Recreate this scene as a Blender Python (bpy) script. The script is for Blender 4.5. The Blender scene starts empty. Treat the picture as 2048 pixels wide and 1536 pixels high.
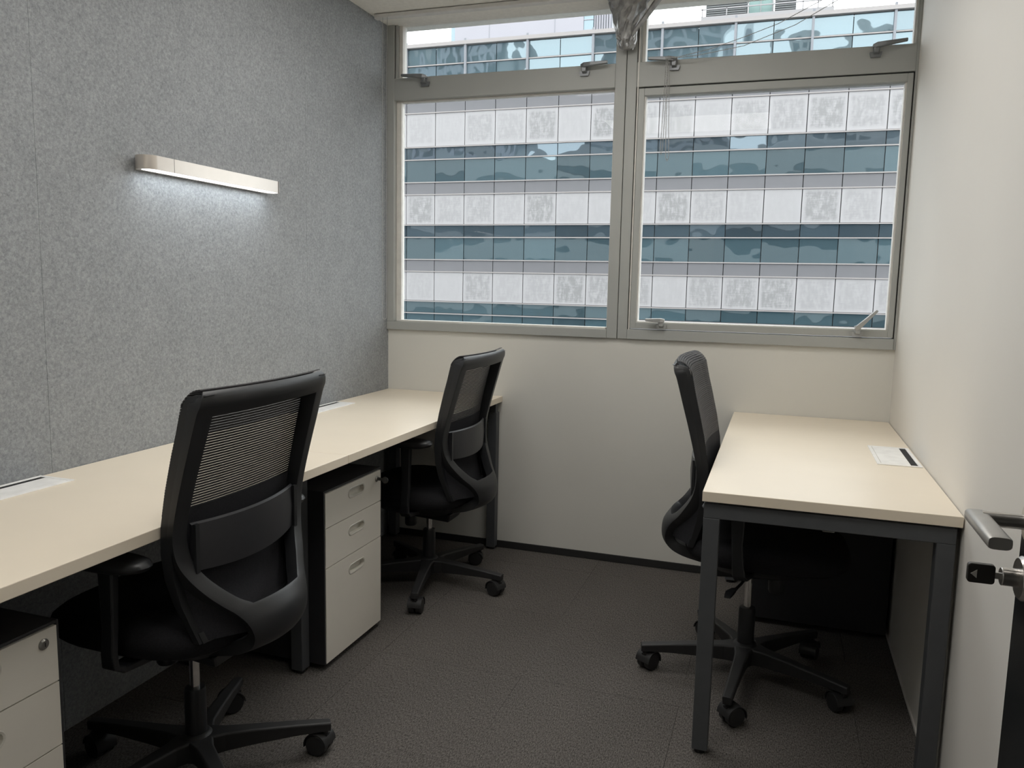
import bpy, bmesh, math, random
from mathutils import Vector, Matrix
random.seed(7)
scene = bpy.context.scene
COL = scene.collection
PI = math.pi

# ------------------------------------------------------------------ camera, world, exposure
cam_d = bpy.data.cameras.new('camera')
cam_d.sensor_width = 36.0
cam_d.sensor_fit = 'HORIZONTAL'
cam_d.lens = 36.0 * 1589.43 / 2048.0
cam_d.clip_start = 0.02
cam_d.clip_end = 500
cam = bpy.data.objects.new('camera', cam_d)
COL.objects.link(cam)
cam.matrix_world = Matrix((
    (0.9472609510261104, -0.059293943109087574, 0.31493002234097206, 0.0),
    (0.31981118743599835, 0.11225204475092314, -0.9408083135474588, 0.0),
    (0.020432695658811624, 0.9919091222283486, 0.1252948450188648, 1.2697),
    (0, 0, 0, 1)))
scene.camera = cam

SKY = 3.4
LAMP = 5.6
WALL_LAMP = 9.0
world = bpy.data.worlds.new('overcast_sky')
scene.world = world
world.use_nodes = True
bgn = world.node_tree.nodes['Background']
bgn.inputs['Color'].default_value = (0.97, 0.985, 1.0, 1)
bgn.inputs['Strength'].default_value = SKY

vs = scene.view_settings
vs.view_transform = 'Standard'
vs.look = 'None'
vs.gamma = 1.0
vs.use_curve_mapping = False
vs.exposure = 0.16

# ------------------------------------------------------------------ materials
def srgb(r, g, b):
    def c(x):
        x /= 255.0
        return x / 12.92 if x <= 0.04045 else ((x + 0.055) / 1.055) ** 2.4
    return (c(r), c(g), c(b), 1.0)

class NT:
    def __init__(self, name):
        self.m = bpy.data.materials.new(name)
        self.m.use_nodes = True
        self.nt = self.m.node_tree
        self.b = self.nt.nodes['Principled BSDF']
        self.out = self.nt.nodes['Material Output']
    def n(self, t, **kw):
        nd = self.nt.nodes.new(t)
        for k, v in kw.items():
            setattr(nd, k, v)
        return nd
    def l(self, a, b):
        self.nt.links.new(a, b)

def plain(name, col, rough=0.5, metal=0.0, spec=0.5, vary=0.06, scale=30.0, bump=0.0, bscale=200.0, stretch=(1, 1, 1)):
    """principled with a gentle procedural variation of colour, and optional fine relief"""
    t = NT(name)
    t.b.inputs['Roughness'].default_value = rough
    t.b.inputs['Metallic'].default_value = metal
    t.b.inputs['Specular IOR Level'].default_value = spec
    tc = t.n('ShaderNodeTexCoord')
    mp = t.n('ShaderNodeMapping')
    mp.inputs['Scale'].default_value = stretch
    t.l(tc.outputs['Object'], mp.inputs['Vector'])
    nz = t.n('ShaderNodeTexNoise')
    nz.inputs['Scale'].default_value = scale
    nz.inputs['Detail'].default_value = 4
    t.l(mp.outputs['Vector'], nz.inputs['Vector'])
    rp = t.n('ShaderNodeValToRGB')
    rp.color_ramp.elements[0].position = 0.3
    rp.color_ramp.elements[1].position = 0.7
    rp.color_ramp.elements[0].color = tuple(c * (1 - vary) for c in col[:3]) + (1,)
    rp.color_ramp.elements[1].color = tuple(min(1, c * (1 + vary)) for c in col[:3]) + (1,)
    t.l(nz.outputs['Fac'], rp.inputs['Fac'])
    t.l(rp.outputs['Color'], t.b.inputs['Base Color'])
    if bump:
        n2 = t.n('ShaderNodeTexNoise')
        n2.inputs['Scale'].default_value = bscale
        n2.inputs['Detail'].default_value = 3
        t.l(mp.outputs['Vector'], n2.inputs['Vector'])
        bp = t.n('ShaderNodeBump')
        bp.inputs['Strength'].default_value = bump
        bp.inputs['Distance'].default_value = 0.002
        t.l(n2.outputs['Fac'], bp.inputs['Height'])
        t.l(bp.outputs['Normal'], t.b.inputs['Normal'])
    return t.m

def felt_mat():
    t = NT('grey_felt')
    t.b.inputs['Roughness'].default_value = 0.95
    t.b.inputs['Specular IOR Level'].default_value = 0.1
    tc = t.n('ShaderNodeTexCoord')
    n1 = t.n('ShaderNodeTexNoise'); n1.inputs['Scale'].default_value = 120; n1.inputs['Detail'].default_value = 8
    n1.inputs['Roughness'].default_value = 0.8; n1.inputs['Distortion'].default_value = 0.4
    n2 = t.n('ShaderNodeTexNoise'); n2.inputs['Scale'].default_value = 11; n2.inputs['Detail'].default_value = 3
    for n_ in (n1, n2):
        t.l(tc.outputs['Object'], n_.inputs['Vector'])
    ad = t.n('ShaderNodeMath', operation='MULTIPLY_ADD')
    ad.inputs[1].default_value = 0.10
    t.l(n2.outputs['Fac'], ad.inputs[0]); t.l(n1.outputs['Fac'], ad.inputs[2])
    rp = t.n('ShaderNodeValToRGB')
    e = rp.color_ramp.elements
    e[0].position = 0.38; e[0].color = (0.190, 0.203, 0.217, 1)
    e[1].position = 0.74; e[1].color = (0.425, 0.44, 0.452, 1)
    t.l(ad.outputs[0], rp.inputs['Fac']); t.l(rp.outputs['Color'], t.b.inputs['Base Color'])
    bp = t.n('ShaderNodeBump'); bp.inputs['Strength'].default_value = 0.35; bp.inputs['Distance'].default_value = 0.002
    t.l(n1.outputs['Fac'], bp.inputs['Height']); t.l(bp.outputs['Normal'], t.b.inputs['Normal'])
    return t.m

def carpet_mat(name, ang):
    t = NT(name)
    t.b.inputs['Roughness'].default_value = 1.0
    t.b.inputs['Specular IOR Level'].default_value = 0.05
    tc = t.n('ShaderNodeTexCoord')
    mp = t.n('ShaderNodeMapping'); mp.inputs['Scale'].default_value = (1, .35, 1); mp.inputs['Rotation'].default_value = (0, 0, ang)
    t.l(tc.outputs['Object'], mp.inputs['Vector'])
    n1 = t.n('ShaderNodeTexNoise'); n1.inputs['Scale'].default_value = 330; n1.inputs['Detail'].default_value = 4
    n1.inputs['Roughness'].default_value = 0.8
    n2 = t.n('ShaderNodeTexNoise'); n2.inputs['Scale'].default_value = 5; n2.inputs['Detail'].default_value = 2
    t.l(mp.outputs['Vector'], n1.inputs['Vector']); t.l(mp.outputs['Vector'], n2.inputs['Vector'])
    rp = t.n('ShaderNodeValToRGB'); e = rp.color_ramp.elements
    e[0].position = 0.36; e[0].color = (0.034, 0.032, 0.030, 1)
    e[1].position = 0.70; e[1].color = (0.245, 0.228, 0.212, 1)
    t.l(n1.outputs['Fac'], rp.inputs['Fac'])
    mx = t.n('ShaderNodeMix', data_type='RGBA'); mx.blend_type = 'MULTIPLY'; mx.inputs['Factor'].default_value = 0.5
    rp2 = t.n('ShaderNodeValToRGB'); rp2.color_ramp.elements[0].color = (.75, .75, .76, 1); rp2.color_ramp.elements[1].color = (1.15, 1.1, 1.1, 1)
    t.l(n2.outputs['Fac'], rp2.inputs['Fac'])
    t.l(rp.outputs['Color'], mx.inputs[6]); t.l(rp2.outputs['Color'], mx.inputs[7])
    t.l(mx.outputs[2], t.b.inputs['Base Color'])
    bp = t.n('ShaderNodeBump'); bp.inputs['Strength'].default_value = 0.35; bp.inputs['Distance'].default_value = 0.002
    t.l(n1.outputs['Fac'], bp.inputs['Height']); t.l(bp.outputs['Normal'], t.b.inputs['Normal'])
    return t.m

def thin_glass(name, tint, refl):
    """flat window pane: lets light straight through, mirrors a little"""
    t = NT(name)
    t.nt.nodes.remove(t.b)
    tr = t.n('ShaderNodeBsdfTransparent'); tr.inputs['Color'].default_value = tint
    gl = t.n('ShaderNodeBsdfGlossy'); gl.inputs['Roughness'].default_value = 0.0
    gl.inputs['Color'].default_value = (1, 1, 1, 1)
    lw = t.n('ShaderNodeFresnel'); lw.inputs['IOR'].default_value = refl
    mx = t.n('ShaderNodeMixShader')
    t.l(lw.outputs[0], mx.inputs[0]); t.l(tr.outputs[0], mx.inputs[1]); t.l(gl.outputs[0], mx.inputs[2])
    t.l(mx.outputs[0], t.out.inputs['Surface'])
    return t.m

def facade_glass(name, body, tint, fac):
    """coated curtain-wall glass, slightly wavy"""
    t = NT(name)
    t.b.inputs['Roughness'].default_value = 0.35
    gl = t.n('ShaderNodeBsdfGlossy'); gl.inputs['Roughness'].default_value = 0.02
    gl.inputs['Color'].default_value = tint
    tc = t.n('ShaderNodeTexCoord'); oi = t.n('ShaderNodeObjectInfo')
    ad = t.n('ShaderNodeVectorMath', operation='ADD')
    sc = t.n('ShaderNodeVectorMath', operation='SCALE'); sc.inputs['Scale'].default_value = 40
    cb = t.n('ShaderNodeCombineXYZ')
    t.l(oi.outputs['Random'], cb.inputs[0]); t.l(oi.outputs['Random'], cb.inputs[2])
    t.l(cb.outputs[0], sc.inputs[0]); t.l(tc.outputs['Object'], ad.inputs[0]); t.l(sc.outputs[0], ad.inputs[1])
    nz = t.n('ShaderNodeTexNoise'); nz.inputs['Scale'].default_value = 1.1; nz.inputs['Detail'].default_value = 0.5
    t.l(ad.outputs[0], nz.inputs['Vector'])
    bp = t.n('ShaderNodeBump'); bp.inputs['Strength'].default_value = 0.5; bp.inputs['Distance'].default_value = 0.035
    t.l(nz.outputs['Fac'], bp.inputs['Height']); t.l(bp.outputs['Normal'], gl.inputs['Normal'])
    hs = t.n('ShaderNodeHueSaturation'); hs.inputs['Color'].default_value = body
    mr = t.n('ShaderNodeMapRange'); mr.inputs[3].default_value = 0.6; mr.inputs[4].default_value = 1.3
    t.l(oi.outputs['Random'], mr.inputs[0]); t.l(mr.outputs[0], hs.inputs['Value'])
    t.l(hs.outputs[0], t.b.inputs['Base Color'])
    mx = t.n('ShaderNodeMixShader'); mx.inputs[0].default_value = fac
    t.l(t.b.outputs[0], mx.inputs[1]); t.l(gl.outputs[0], mx.inputs[2]); t.l(mx.outputs[0], t.out.inputs['Surface'])
    return t.m

def stained_panel():
    """pale cladding panel: clean rim, grey blotchy dirt in the middle, crusty run at the foot"""
    t = NT('stained_cladding')
    t.b.inputs['Roughness'].default_value = 0.6
    tc = t.n('ShaderNodeTexCoord'); oi = t.n('ShaderNodeObjectInfo')
    cb = t.n('ShaderNodeCombineXYZ'); t.l(oi.outputs['Random'], cb.inputs[0]); t.l(oi.outputs['Random'], cb.inputs[2])
    sc = t.n('ShaderNodeVectorMath', operation='SCALE'); sc.inputs['Scale'].default_value = 70
    t.l(cb.outputs[0], sc.inputs[0])
    ad = t.n('ShaderNodeVectorMath', operation='ADD'); t.l(tc.outputs['Object'], ad.inputs[0]); t.l(sc.outputs[0], ad.inputs[1])
    mp = t.n('ShaderNodeMapping'); mp.inputs['Scale'].default_value = (4.5, 4.5, 1.6); t.l(ad.outputs[0], mp.inputs['Vector'])
    n1 = t.n('ShaderNodeTexNoise'); n1.inputs['Scale'].default_value = 1.4; n1.inputs['Detail'].default_value = 7; n1.inputs['Roughness'].default_value = .68
    n1.inputs['Distortion'].default_value = 0.15
    t.l(mp.outputs['Vector'], n1.inputs['Vector'])
    mp2 = t.n('ShaderNodeMapping'); mp2.inputs['Scale'].default_value = (1.5, 1.5, 14); t.l(ad.outputs[0], mp2.inputs['Vector'])
    n2 = t.n('ShaderNodeTexNoise'); n2.inputs['Scale'].default_value = 1.6; n2.inputs['Detail'].default_value = 5
    t.l(mp2.outputs['Vector'], n2.inputs['Vector'])
    # centre mask from the panel's own coordinates
    sp = t.n('ShaderNodeSeparateXYZ'); t.l(tc.outputs['Object'], sp.inputs[0])
    def absn(sock, half):
        a = t.n('ShaderNodeMath', operation='ABSOLUTE'); t.l(sock, a.inputs[0])
        m = t.n('ShaderNodeMapRange'); m.inputs[1].default_value = half; m.inputs[2].default_value = half * 0.78
        m.inputs[3].default_value = 0; m.inputs[4].default_value = 1
        t.l(a.outputs[0], m.inputs[0]); return m.outputs[0]
    mxm = t.n('ShaderNodeMath', operation='MULTIPLY'); t.l(absn(sp.outputs[0], .64), mxm.inputs[0]); t.l(absn(sp.outputs[2], .62), mxm.inputs[1])
    s1 = t.n('ShaderNodeMapRange'); s1.inputs[1].default_value = .38; s1.inputs[2].default_value = .60; t.l(n1.outputs['Fac'], s1.inputs[0])
    s2 = t.n('ShaderNodeMapRange'); s2.inputs[1].default_value = .40; s2.inputs[2].default_value = .7; t.l(n2.outputs['Fac'], s2.inputs[0])
    su = t.n('ShaderNodeMath', operation='MULTIPLY_ADD'); su.inputs[1].default_value = .5; t.l(s2.outputs[0], su.inputs[0]); t.l(s1.outputs[0], su.inputs[2])
    mm = t.n('ShaderNodeMath', operation='MULTIPLY', use_clamp=True); t.l(su.outputs[0], mm.inputs[0]); t.l(mxm.outputs[0], mm.inputs[1])
    # how dirty this one panel is
    dr = t.n('ShaderNodeMapRange'); dr.inputs[3].default_value = .10; dr.inputs[4].default_value = 1.0; t.l(oi.outputs['Random'], dr.inputs[0])
    m3 = t.n('ShaderNodeMath', operation='MULTIPLY'); t.l(mm.outputs[0], m3.inputs[0]); t.l(dr.outputs[0], m3.inputs[1])
    mx = t.n('ShaderNodeMix', data_type='RGBA')
    mx.inputs[6].default_value = (0.405, 0.395, 0.405, 1); mx.inputs[7].default_value = (0.25, 0.25, 0.252, 1)
    t.l(m3.outputs[0], mx.inputs['Factor']); t.l(mx.outputs[2], t.b.inputs['Base Color'])
    return t.m

def emit_mat(name, col, s):
    t = NT(name)
    t.b.inputs['Base Color'].default_value = (.8, .8, .8, 1)
    t.b.inputs['Emission Color'].default_value = col
    t.b.inputs['Emission Strength'].default_value = s
    return t.m

M = {}
M['felt'] = felt_mat()
M['carpet_a'] = carpet_mat('charcoal_carpet', 0.0)
M['carpet_b'] = carpet_mat('charcoal_carpet_turned', PI / 2)
M['paint'] = plain('white_wall_paint', (0.70, 0.69, 0.645), rough=0.75, vary=0.02, scale=3, bump=0.06, bscale=120)
M['paint_soft'] = plain('white_satin_paint', (0.76, 0.735, 0.69), rough=0.5, spec=0.35, vary=0.015, scale=2, bump=0.05, bscale=90)
M['ceiling'] = plain('ceiling_board', (0.86, 0.84, 0.79), rough=0.9, vary=0.04, scale=60, bump=0.3, bscale=160)
M['skirting'] = plain('black_skirting', (0.02, 0.02, 0.02), rough=0.6)
M['desk'] = plain('cream_laminate', (0.86, 0.765, 0.625), rough=0.33, spec=0.5, vary=0.02, scale=4)
M['steel'] = plain('charcoal_steel', (0.078, 0.082, 0.088), rough=0.5, spec=0.45, vary=0.05)
M['ped_body'] = plain('charcoal_cabinet', (0.030, 0.030, 0.033), rough=0.55, vary=0.05)
M['ped_front'] = plain('offwhite_drawer', (0.80, 0.755, 0.675), rough=0.45, spec=0.4, vary=0.015, scale=6)
M['ped_ring'] = plain('satin_grip', (0.66, 0.63, 0.56), rough=0.35)
M['lock'] = plain('lock_metal', (0.35, 0.34, 0.32), rough=0.3, metal=0.9)
M['dark_lock'] = plain('dark_key', (0.05, 0.05, 0.05), rough=0.4)
M['plastic'] = plain('black_plastic', (0.0165, 0.0175, 0.0195), rough=0.42, spec=0.5, vary=0.1, scale=12, bump=0.08, bscale=500)
M['base_plastic'] = plain('black_nylon', (0.025, 0.025, 0.026), rough=0.5, spec=0.45, vary=0.1, scale=20, bump=0.12, bscale=600)
M['fabric'] = plain('black_fabric', (0.018, 0.018, 0.020), rough=0.95, spec=0.15, vary=0.2, scale=300, bump=0.4, bscale=700)
M['back_fabric'] = plain('charcoal_back_fabric', (0.030, 0.030, 0.034), rough=0.95, spec=0.15, vary=0.15, scale=300, bump=0.3, bscale=700)
M['mesh'] = plain('black_mesh_thread', (0.066, 0.064, 0.067), rough=0.8, spec=0.3, vary=0.15, scale=200)
M['lumbar'] = plain('black_lumbar', (0.030, 0.030, 0.034), rough=0.38, spec=0.5)
M['chrome'] = plain('chrome', (0.75, 0.74, 0.72), rough=0.15, metal=1.0)
M['wheel'] = plain('caster_black', (0.022, 0.022, 0.023), rough=0.45)
M['alu'] = plain('grey_aluminium', (0.40, 0.41, 0.395), rough=0.42, spec=0.5, vary=0.03, scale=5)
M['alu_dark'] = plain('window_gasket', (0.05, 0.05, 0.05), rough=0.6)
M['bead'] = plain('pale_sill_bead', (0.72, 0.70, 0.66), rough=0.5)
M['handle'] = plain('grey_window_handle', (0.21, 0.22, 0.23), rough=0.35, metal=0.4)
M['handle_pale'] = plain('silver_window_handle', (0.45, 0.46, 0.46), rough=0.35, metal=0.5)
M['glass'] = thin_glass('window_glass', (0.97, 0.985, 0.98, 1), 1.19)
M['blind'] = plain('white_blind_rail', (0.72, 0.71, 0.69), rough=0.5)
M['chain'] = plain('bead_chain', (0.42, 0.42, 0.42), rough=0.4)
M['foil'] = plain('crumpled_foil', (0.36, 0.36, 0.36), rough=0.42, metal=0.6, vary=0.25, scale=40, bump=0.6, bscale=60)
M['lamp_shell'] = plain('champagne_aluminium', (0.64, 0.59, 0.54), rough=0.36, metal=0.7, vary=0.015)
M['lamp_lens'] = emit_mat('lit_lamp_lens', (0.90, 0.96, 1.0, 1), WALL_LAMP)
M['panel_lens'] = emit_mat('lit_ceiling_panel', (1.0, 0.97, 0.925, 1), LAMP)
M['white_plastic'] = plain('white_plastic', (0.80, 0.79, 0.76), rough=0.4)
M['socket_white'] = plain('socket_lid', (0.92, 0.91, 0.89), rough=0.35)
M['brush'] = plain('black_brush', (0.012, 0.012, 0.013), rough=0.9)
M['door'] = plain('black_door', (0.012, 0.014, 0.015), rough=0.18, spec=0.5)
M['door_metal'] = plain('satin_nickel', (0.62, 0.60, 0.575), rough=0.28, metal=1.0)
M['lever_metal'] = plain('brushed_lever', (0.50, 0.49, 0.47), rough=0.42, metal=0.65)
M['key'] = plain('dark_key_head', (0.035, 0.033, 0.03), rough=0.35)
M['key_mark'] = plain('pale_key_mark', (0.55, 0.54, 0.5), rough=0.5)
M['cladding'] = stained_panel()
M['spandrel'] = plain('grey_spandrel', (0.17, 0.17, 0.182), rough=0.55, vary=0.05, scale=1.5)
M['rail'] = plain('pale_facade_rail', (0.36, 0.335, 0.33), rough=0.5)
M['core'] = plain('facade_joint', (0.05, 0.05, 0.055), rough=0.8)
M['fglass'] = facade_glass('facade_glass', (0.050, 0.085, 0.100, 1), (0.55, 0.69, 0.76, 1), 0.26)
M['fglass_dark'] = facade_glass('facade_glass_dark', (0.038, 0.056, 0.070, 1), (0.47, 0.59, 0.68, 1), 0.22)
M['tower'] = plain('lilac_concrete', (0.33, 0.325, 0.36), rough=0.7, vary=0.02, scale=0.3)
M['tower_rib'] = plain('ribbed_grey', (0.25, 0.26, 0.285), rough=0.6)
M['roof_white'] = plain('roof_parapet', (0.37, 0.36, 0.37), rough=0.7)
M['roof_teal'] = plain('pale_teal_panel', (0.22, 0.33, 0.315), rough=0.5)
M['louvre'] = plain('roof_louvre', (0.19, 0.20, 0.205), rough=0.7)
M['asphalt'] = plain('asphalt', (0.09, 0.09, 0.095), rough=0.9)
M['own_wall'] = plain('opposite_cladding', (0.33, 0.33, 0.33), rough=0.7)
M['own_glass'] = plain('opposite_glass', (0.03, 0.07, 0.09), rough=0.12)

# ------------------------------------------------------------------ mesh helpers
class MB:
    def __init__(self):
        self.v, self.f = [], []
    def add(self, vs_, fs_):
        o = len(self.v)
        self.v += [tuple(p) for p in vs_]
        self.f += [tuple(i + o for i in f) for f in fs_]
        return self
    def box(self, x0, x1, y0, y1, z0, z1):
        return self.add([(x0, y0, z0), (x1, y0, z0), (x1, y1, z0), (x0, y1, z0), (x0, y0, z1), (x1, y0, z1), (x1, y1, z1), (x0, y1, z1)],
                        [(0, 3, 2, 1), (4, 5, 6, 7), (0, 1, 5, 4), (1, 2, 6, 5), (2, 3, 7, 6), (3, 0, 4, 7)])
    def loft(self, rings, cap=True, closed=False):
        n = len(rings[0])
        vs_ = [p for r in rings for p in r]
        fs_ = []
        m = len(rings)
        for i in range(m if closed else m - 1):
            a, b = i * n, ((i + 1) % m) * n
            for j in range(n):
                fs_.append((a + j, a + (j + 1) % n, b + (j + 1) % n, b + j))
        if cap and not closed:
            fs_.append(tuple(range(n))[::-1])
            fs_.append(tuple((m - 1) * n + j for j in range(n)))
        return self.add(vs_, fs_)
    def tube(self, path, r, n=8, cap=True):
        path = [Vector(p) for p in path]
        rr = r if isinstance(r, (list, tuple)) else [r] * len(path)
        rings = []
        up = None
        for i, p in enumerate(path):
            d = (path[min(i + 1, len(path) - 1)] - path[max(i - 1, 0)]).normalized()
            if up is None:
                up = Vector((0, 0, 1)) if abs(d.z) < 0.9 else Vector((1, 0, 0))
            s = d.cross(up).normalized()
            u = s.cross(d).normalized()
            up = u
            rings.append([p + s * rr[i] * math.cos(2 * PI * k / n) + u * rr[i] * math.sin(2 * PI * k / n) for k in range(n)])
        return self.loft(rings, cap)
    def lathe(self, prof, n=20, c=(0, 0, 0), cap=True, axis='z'):
        rings = []
        for r, z in prof:
            ring = []
            for k in range(n):
                a = 2 * PI * k / n
                if axis == 'z':
                    ring.append((c[0] + r * math.cos(a), c[1] + r * math.sin(a), c[2] + z))
                elif axis == 'x':
                    ring.append((c[0] + z, c[1] + r * math.cos(a), c[2] + r * math.sin(a)))
                else:
                    ring.append((c[0] + r * math.cos(a), c[1] + z, c[2] + r * math.sin(a)))
            rings.append(ring)
        return self.loft(rings, cap)
    def extrude(self, poly, vec):
        a = [Vector(p) for p in poly]
        b = [p + Vector(vec) for p in a]
        return self.loft([a, b])
    def grid(self, rows):
        n = len(rows[0])
        vs_ = [p for r in rows for p in r]
        fs_ = [(i * n + j, i * n + j + 1, (i + 1) * n + j + 1, (i + 1) * n + j) for i in range(len(rows) - 1) for j in range(n - 1)]
        return self.add(vs_, fs_)
    def mesh(self, name, mat, off=(0, 0, 0), smooth=None, recalc=True):
        me = bpy.data.meshes.new(name)
        me.from_pydata([(p[0] - off[0], p[1] - off[1], p[2] - off[2]) for p in self.v], [], self.f)
        if recalc:
            bm = bmesh.new(); bm.from_mesh(me)
            bmesh.ops.recalc_face_normals(bm, faces=bm.faces)
            bm.to_mesh(me); bm.free()
        me.materials.append(mat)
        if smooth is not None:
            for p in me.polygons:
                p.use_smooth = True
            me.set_sharp_from_angle(angle=math.radians(smooth))
        return me
    def build(self, name, mat, parent=None, off=None, smooth=None, bevel=0, seg=2, recalc=True):
        if off is None:
            off = OFF.get(parent.name, (0, 0, 0)) if parent else (0, 0, 0)
        me = self.mesh(name, M[mat] if isinstance(mat, str) else mat, off, smooth, recalc)
        o = bpy.data.objects.new(name, me)
        COL.objects.link(o)
        if parent:
            o.parent = parent
        OFF[o.name] = off
        if bevel:
            b = o.modifiers.new('bevel', 'BEVEL'); b.width = bevel; b.segments = seg; b.limit_method = 'ANGLE'
            b.harden_normals = False
        return o
OFF = {}

def tag(o, label=None, cat=None, group=None, kind=None):
    if label: o['label'] = label
    if cat: o['category'] = cat
    if group: o['group'] = group
    if kind: o['kind'] = kind
    return o

def thing(name, label, cat, loc=(0, 0, 0), rz=0.0, group=None, kind=None):
    o = bpy.data.objects.new(name, None)
    COL.objects.link(o)
    o.empty_display_size = 0.1
    o.location = loc
    o.rotation_euler = (0, 0, rz)
    OFF[o.name] = tuple(loc)
    return tag(o, label, cat, group, kind)

def B(*a):
    return MB().box(*a)

def copy_tree(o, parent=None):
    c = o.copy()
    COL.objects.link(c)
    c.parent = parent
    OFF[c.name] = OFF.get(o.name, (0, 0, 0))
    for ch in list(o.children):
        copy_tree(ch, c)
    return c

def place(name, me, parent, loc, rot=(0, 0, 0)):
    o = bpy.data.objects.new(name, me)
    COL.objects.link(o)
    o.parent = parent
    o.location = loc
    o.rotation_euler = rot
    return o

# ------------------------------------------------------------------ room shell
XL, XR, YB, ZC = -1.83, 0.446, 3.526, 2.46
YF = -1.5                                # end of the corridor behind the camera

floor = B(XL - .2, XR + .2, YF - .1, YB + .1, -0.12, -0.006).build('floor', 'carpet_a')
tag(floor, 'dark charcoal carpet tile floor of the small office', 'floor', kind='structure')
T = 0.506
tile_me = {}
for key in ('carpet_a', 'carpet_b'):
    h = T / 2 - 0.0004
    tile_me[key] = B(-h, h, -h, h, -0.006, 0.0).mesh('carpet_tile', M[key])
xs = [-0.73 + T * k for k in range(-3, 4)]
ys = [1.827 + T * k for k in range(-4, 4)]
for i, x in enumerate(xs):
    for j, y in enumerate(ys):
        cx, cy = x - T / 2, y + T / 2
        if cx > XR + .3 or cx < XL - .3 or cy > YB + .2:
            continue
        key = 'carpet_a' if (i + j) % 2 else 'carpet_b'
        place('carpet_tile', tile_me[key], floor, (cx, cy, random.uniform(-0.0008, 0.0002)),
              (random.uniform(-.0008, .0008), random.uniform(-.0008, .0008), random.uniform(-.002, .002)))

ceiling = B(XL - .1, XR + .1, YF - .1, YB + .1, ZC, ZC + .1).build('ceiling', 'ceiling')
tag(ceiling, 'off-white textured ceiling board', 'ceiling', kind='structure')

# left wall: masonry with felt panels glued on
wl = B(XL - .12, XL - .010, YF - .1, YB + .1, -.01, ZC + .02).build('wall_left', 'felt')
tag(wl, 'grey felt acoustic panel wall on the left', 'wall', kind='structure')
ed = [YF, -0.86, 0.36, 1.589, 2.820, YB]
for a, b in zip(ed[:-1], ed[1:]):
    B(XL - .010, XL, a + .0003, b - .0003, 0.0, ZC).build('felt_panel', 'felt', wl, bevel=0.0004, seg=1)

wr = B(XR, XR + .12, YF - .1, YB + .1, -.01, ZC + .02).build('wall_right', 'paint_soft')
tag(wr, 'smooth off-white painted wall on the right', 'wall', kind='structure')

wb = MB().box(XL - .12, XR + .12, YB, YB + .12, -.01, 1.036)
wb.box(XL - .12, XR + .12, YB, YB + .12, 2.58, 2.75)
wb = wb.build('wall_back', 'paint')
tag(wb, 'plain painted parapet wall below the windows', 'wall', kind='structure')

# front partition with the doorway the camera stands in, and the corridor end wall
wf = MB().box(XL - .02, -0.56, .10, .20, 0, ZC).box(.365, XR + .02, .10, .20, 0, ZC).box(-.56, .365, .10, .20, 2.12, ZC)
tag(wf.build('wall_front', 'paint'), 'painted partition with the doorway the view is taken from', 'wall', kind='structure')
tag(B(XL - .1, XR + .1, YF - .1, YF, 0, ZC).build('wall_corridor', 'paint'), 'corridor wall behind the doorway', 'wall', kind='structure')

tag(B(XL, XR, YB - .008, YB - .0005, 0.001, .034).build('baseboard_back', 'skirting', bevel=.001),
    'low black skirting under the window wall', 'baseboard', kind='structure')
tag(B(XR - .006, XR - .0005, .2, YB, 0.001, .012).build('baseboard_right', 'bead', bevel=.001),
    'thin pale strip along the foot of the right wall', 'baseboard', kind='structure')

# ------------------------------------------------------------------ windows
YI = 3.512      # inner face of the aluminium
def handle(parent, x, z, ang, flip, length=.105, mat='handle'):
    """cockspur handle: keep plate, pivot block, tapering lever pointing along +x (flip=-1: -x), raised by ang"""
    o = thing_part('handle', parent)
    y = YI - .002
    def P(lx, ly, lz):
        return (x + flip * lx, y + ly, z + lz)
    m = MB()
    m.loft([[P(-.020, 0, -.034), P(.016, 0, -.034), P(.020, 0, -.020), P(.020, 0, -.014), P(-.024, 0, -.014), P(-.024, 0, -.020)],
            [P(-.020, -.010, -.034), P(.016, -.010, -.034), P(.020, -.010, -.020), P(.020, -.010, -.014), P(-.024, -.010, -.014), P(-.024, -.010, -.020)]])
    pl = m.build('keep_plate', mat, o, off=OFF[o.name])
    m = MB()
    m.loft([[P(-.011, -.004, -.026), P(.009, -.004, -.026), P(.013, -.004, .010), P(-.015, -.004, .010)],
            [P(-.009, -.030, -.020), P(.007, -.030, -.020), P(.011, -.030, .012), P(-.013, -.030, .012)]])
    m.build('pivot_block', mat, o, off=OFF[o.name], bevel=.002)
    ca, sa = math.cos(ang), math.sin(ang)
    rings = []
    for t, hw, hh, yy in ((-.016, .008, .006, -.020), (.0, .012, .0095, -.026), (.030, .010, .008, -.033), (length, .0075, .0055, -.036)):
        cx, cz = t * ca, t * sa + .006
        r = []
        for a, b in ((-1, -1), (1, -1), (1, 1), (-1, 1)):
            r.append(P(cx - b * hh * sa, yy + a * hw, cz + b * hh * ca))
        rings.append(r)
    MB().loft(rings).build('lever', mat, o, off=OFF[o.name], bevel=.002)
    return o

def thing_part(name, parent):
    o = bpy.data.objects.new(name, None)
    COL.objects.link(o)
    o.parent = parent
    o.empty_display_size = .02
    OFF[o.name] = OFF.get(parent.name, (0, 0, 0))
    return o

w1 = thing('window_1', 'left aluminium window, fixed pane with a top-hung light above', 'window', (-1.26, YB, 1.036), kind='structure')
w2 = thing('window_2', 'right aluminium window with an openable lower sash and top light', 'window', (-.12, YB, 1.036), kind='structure')
YO = 3.60
XM = -.687
ZT0, ZT1, ZTOP = 2.118, 2.218, 2.58
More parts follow.
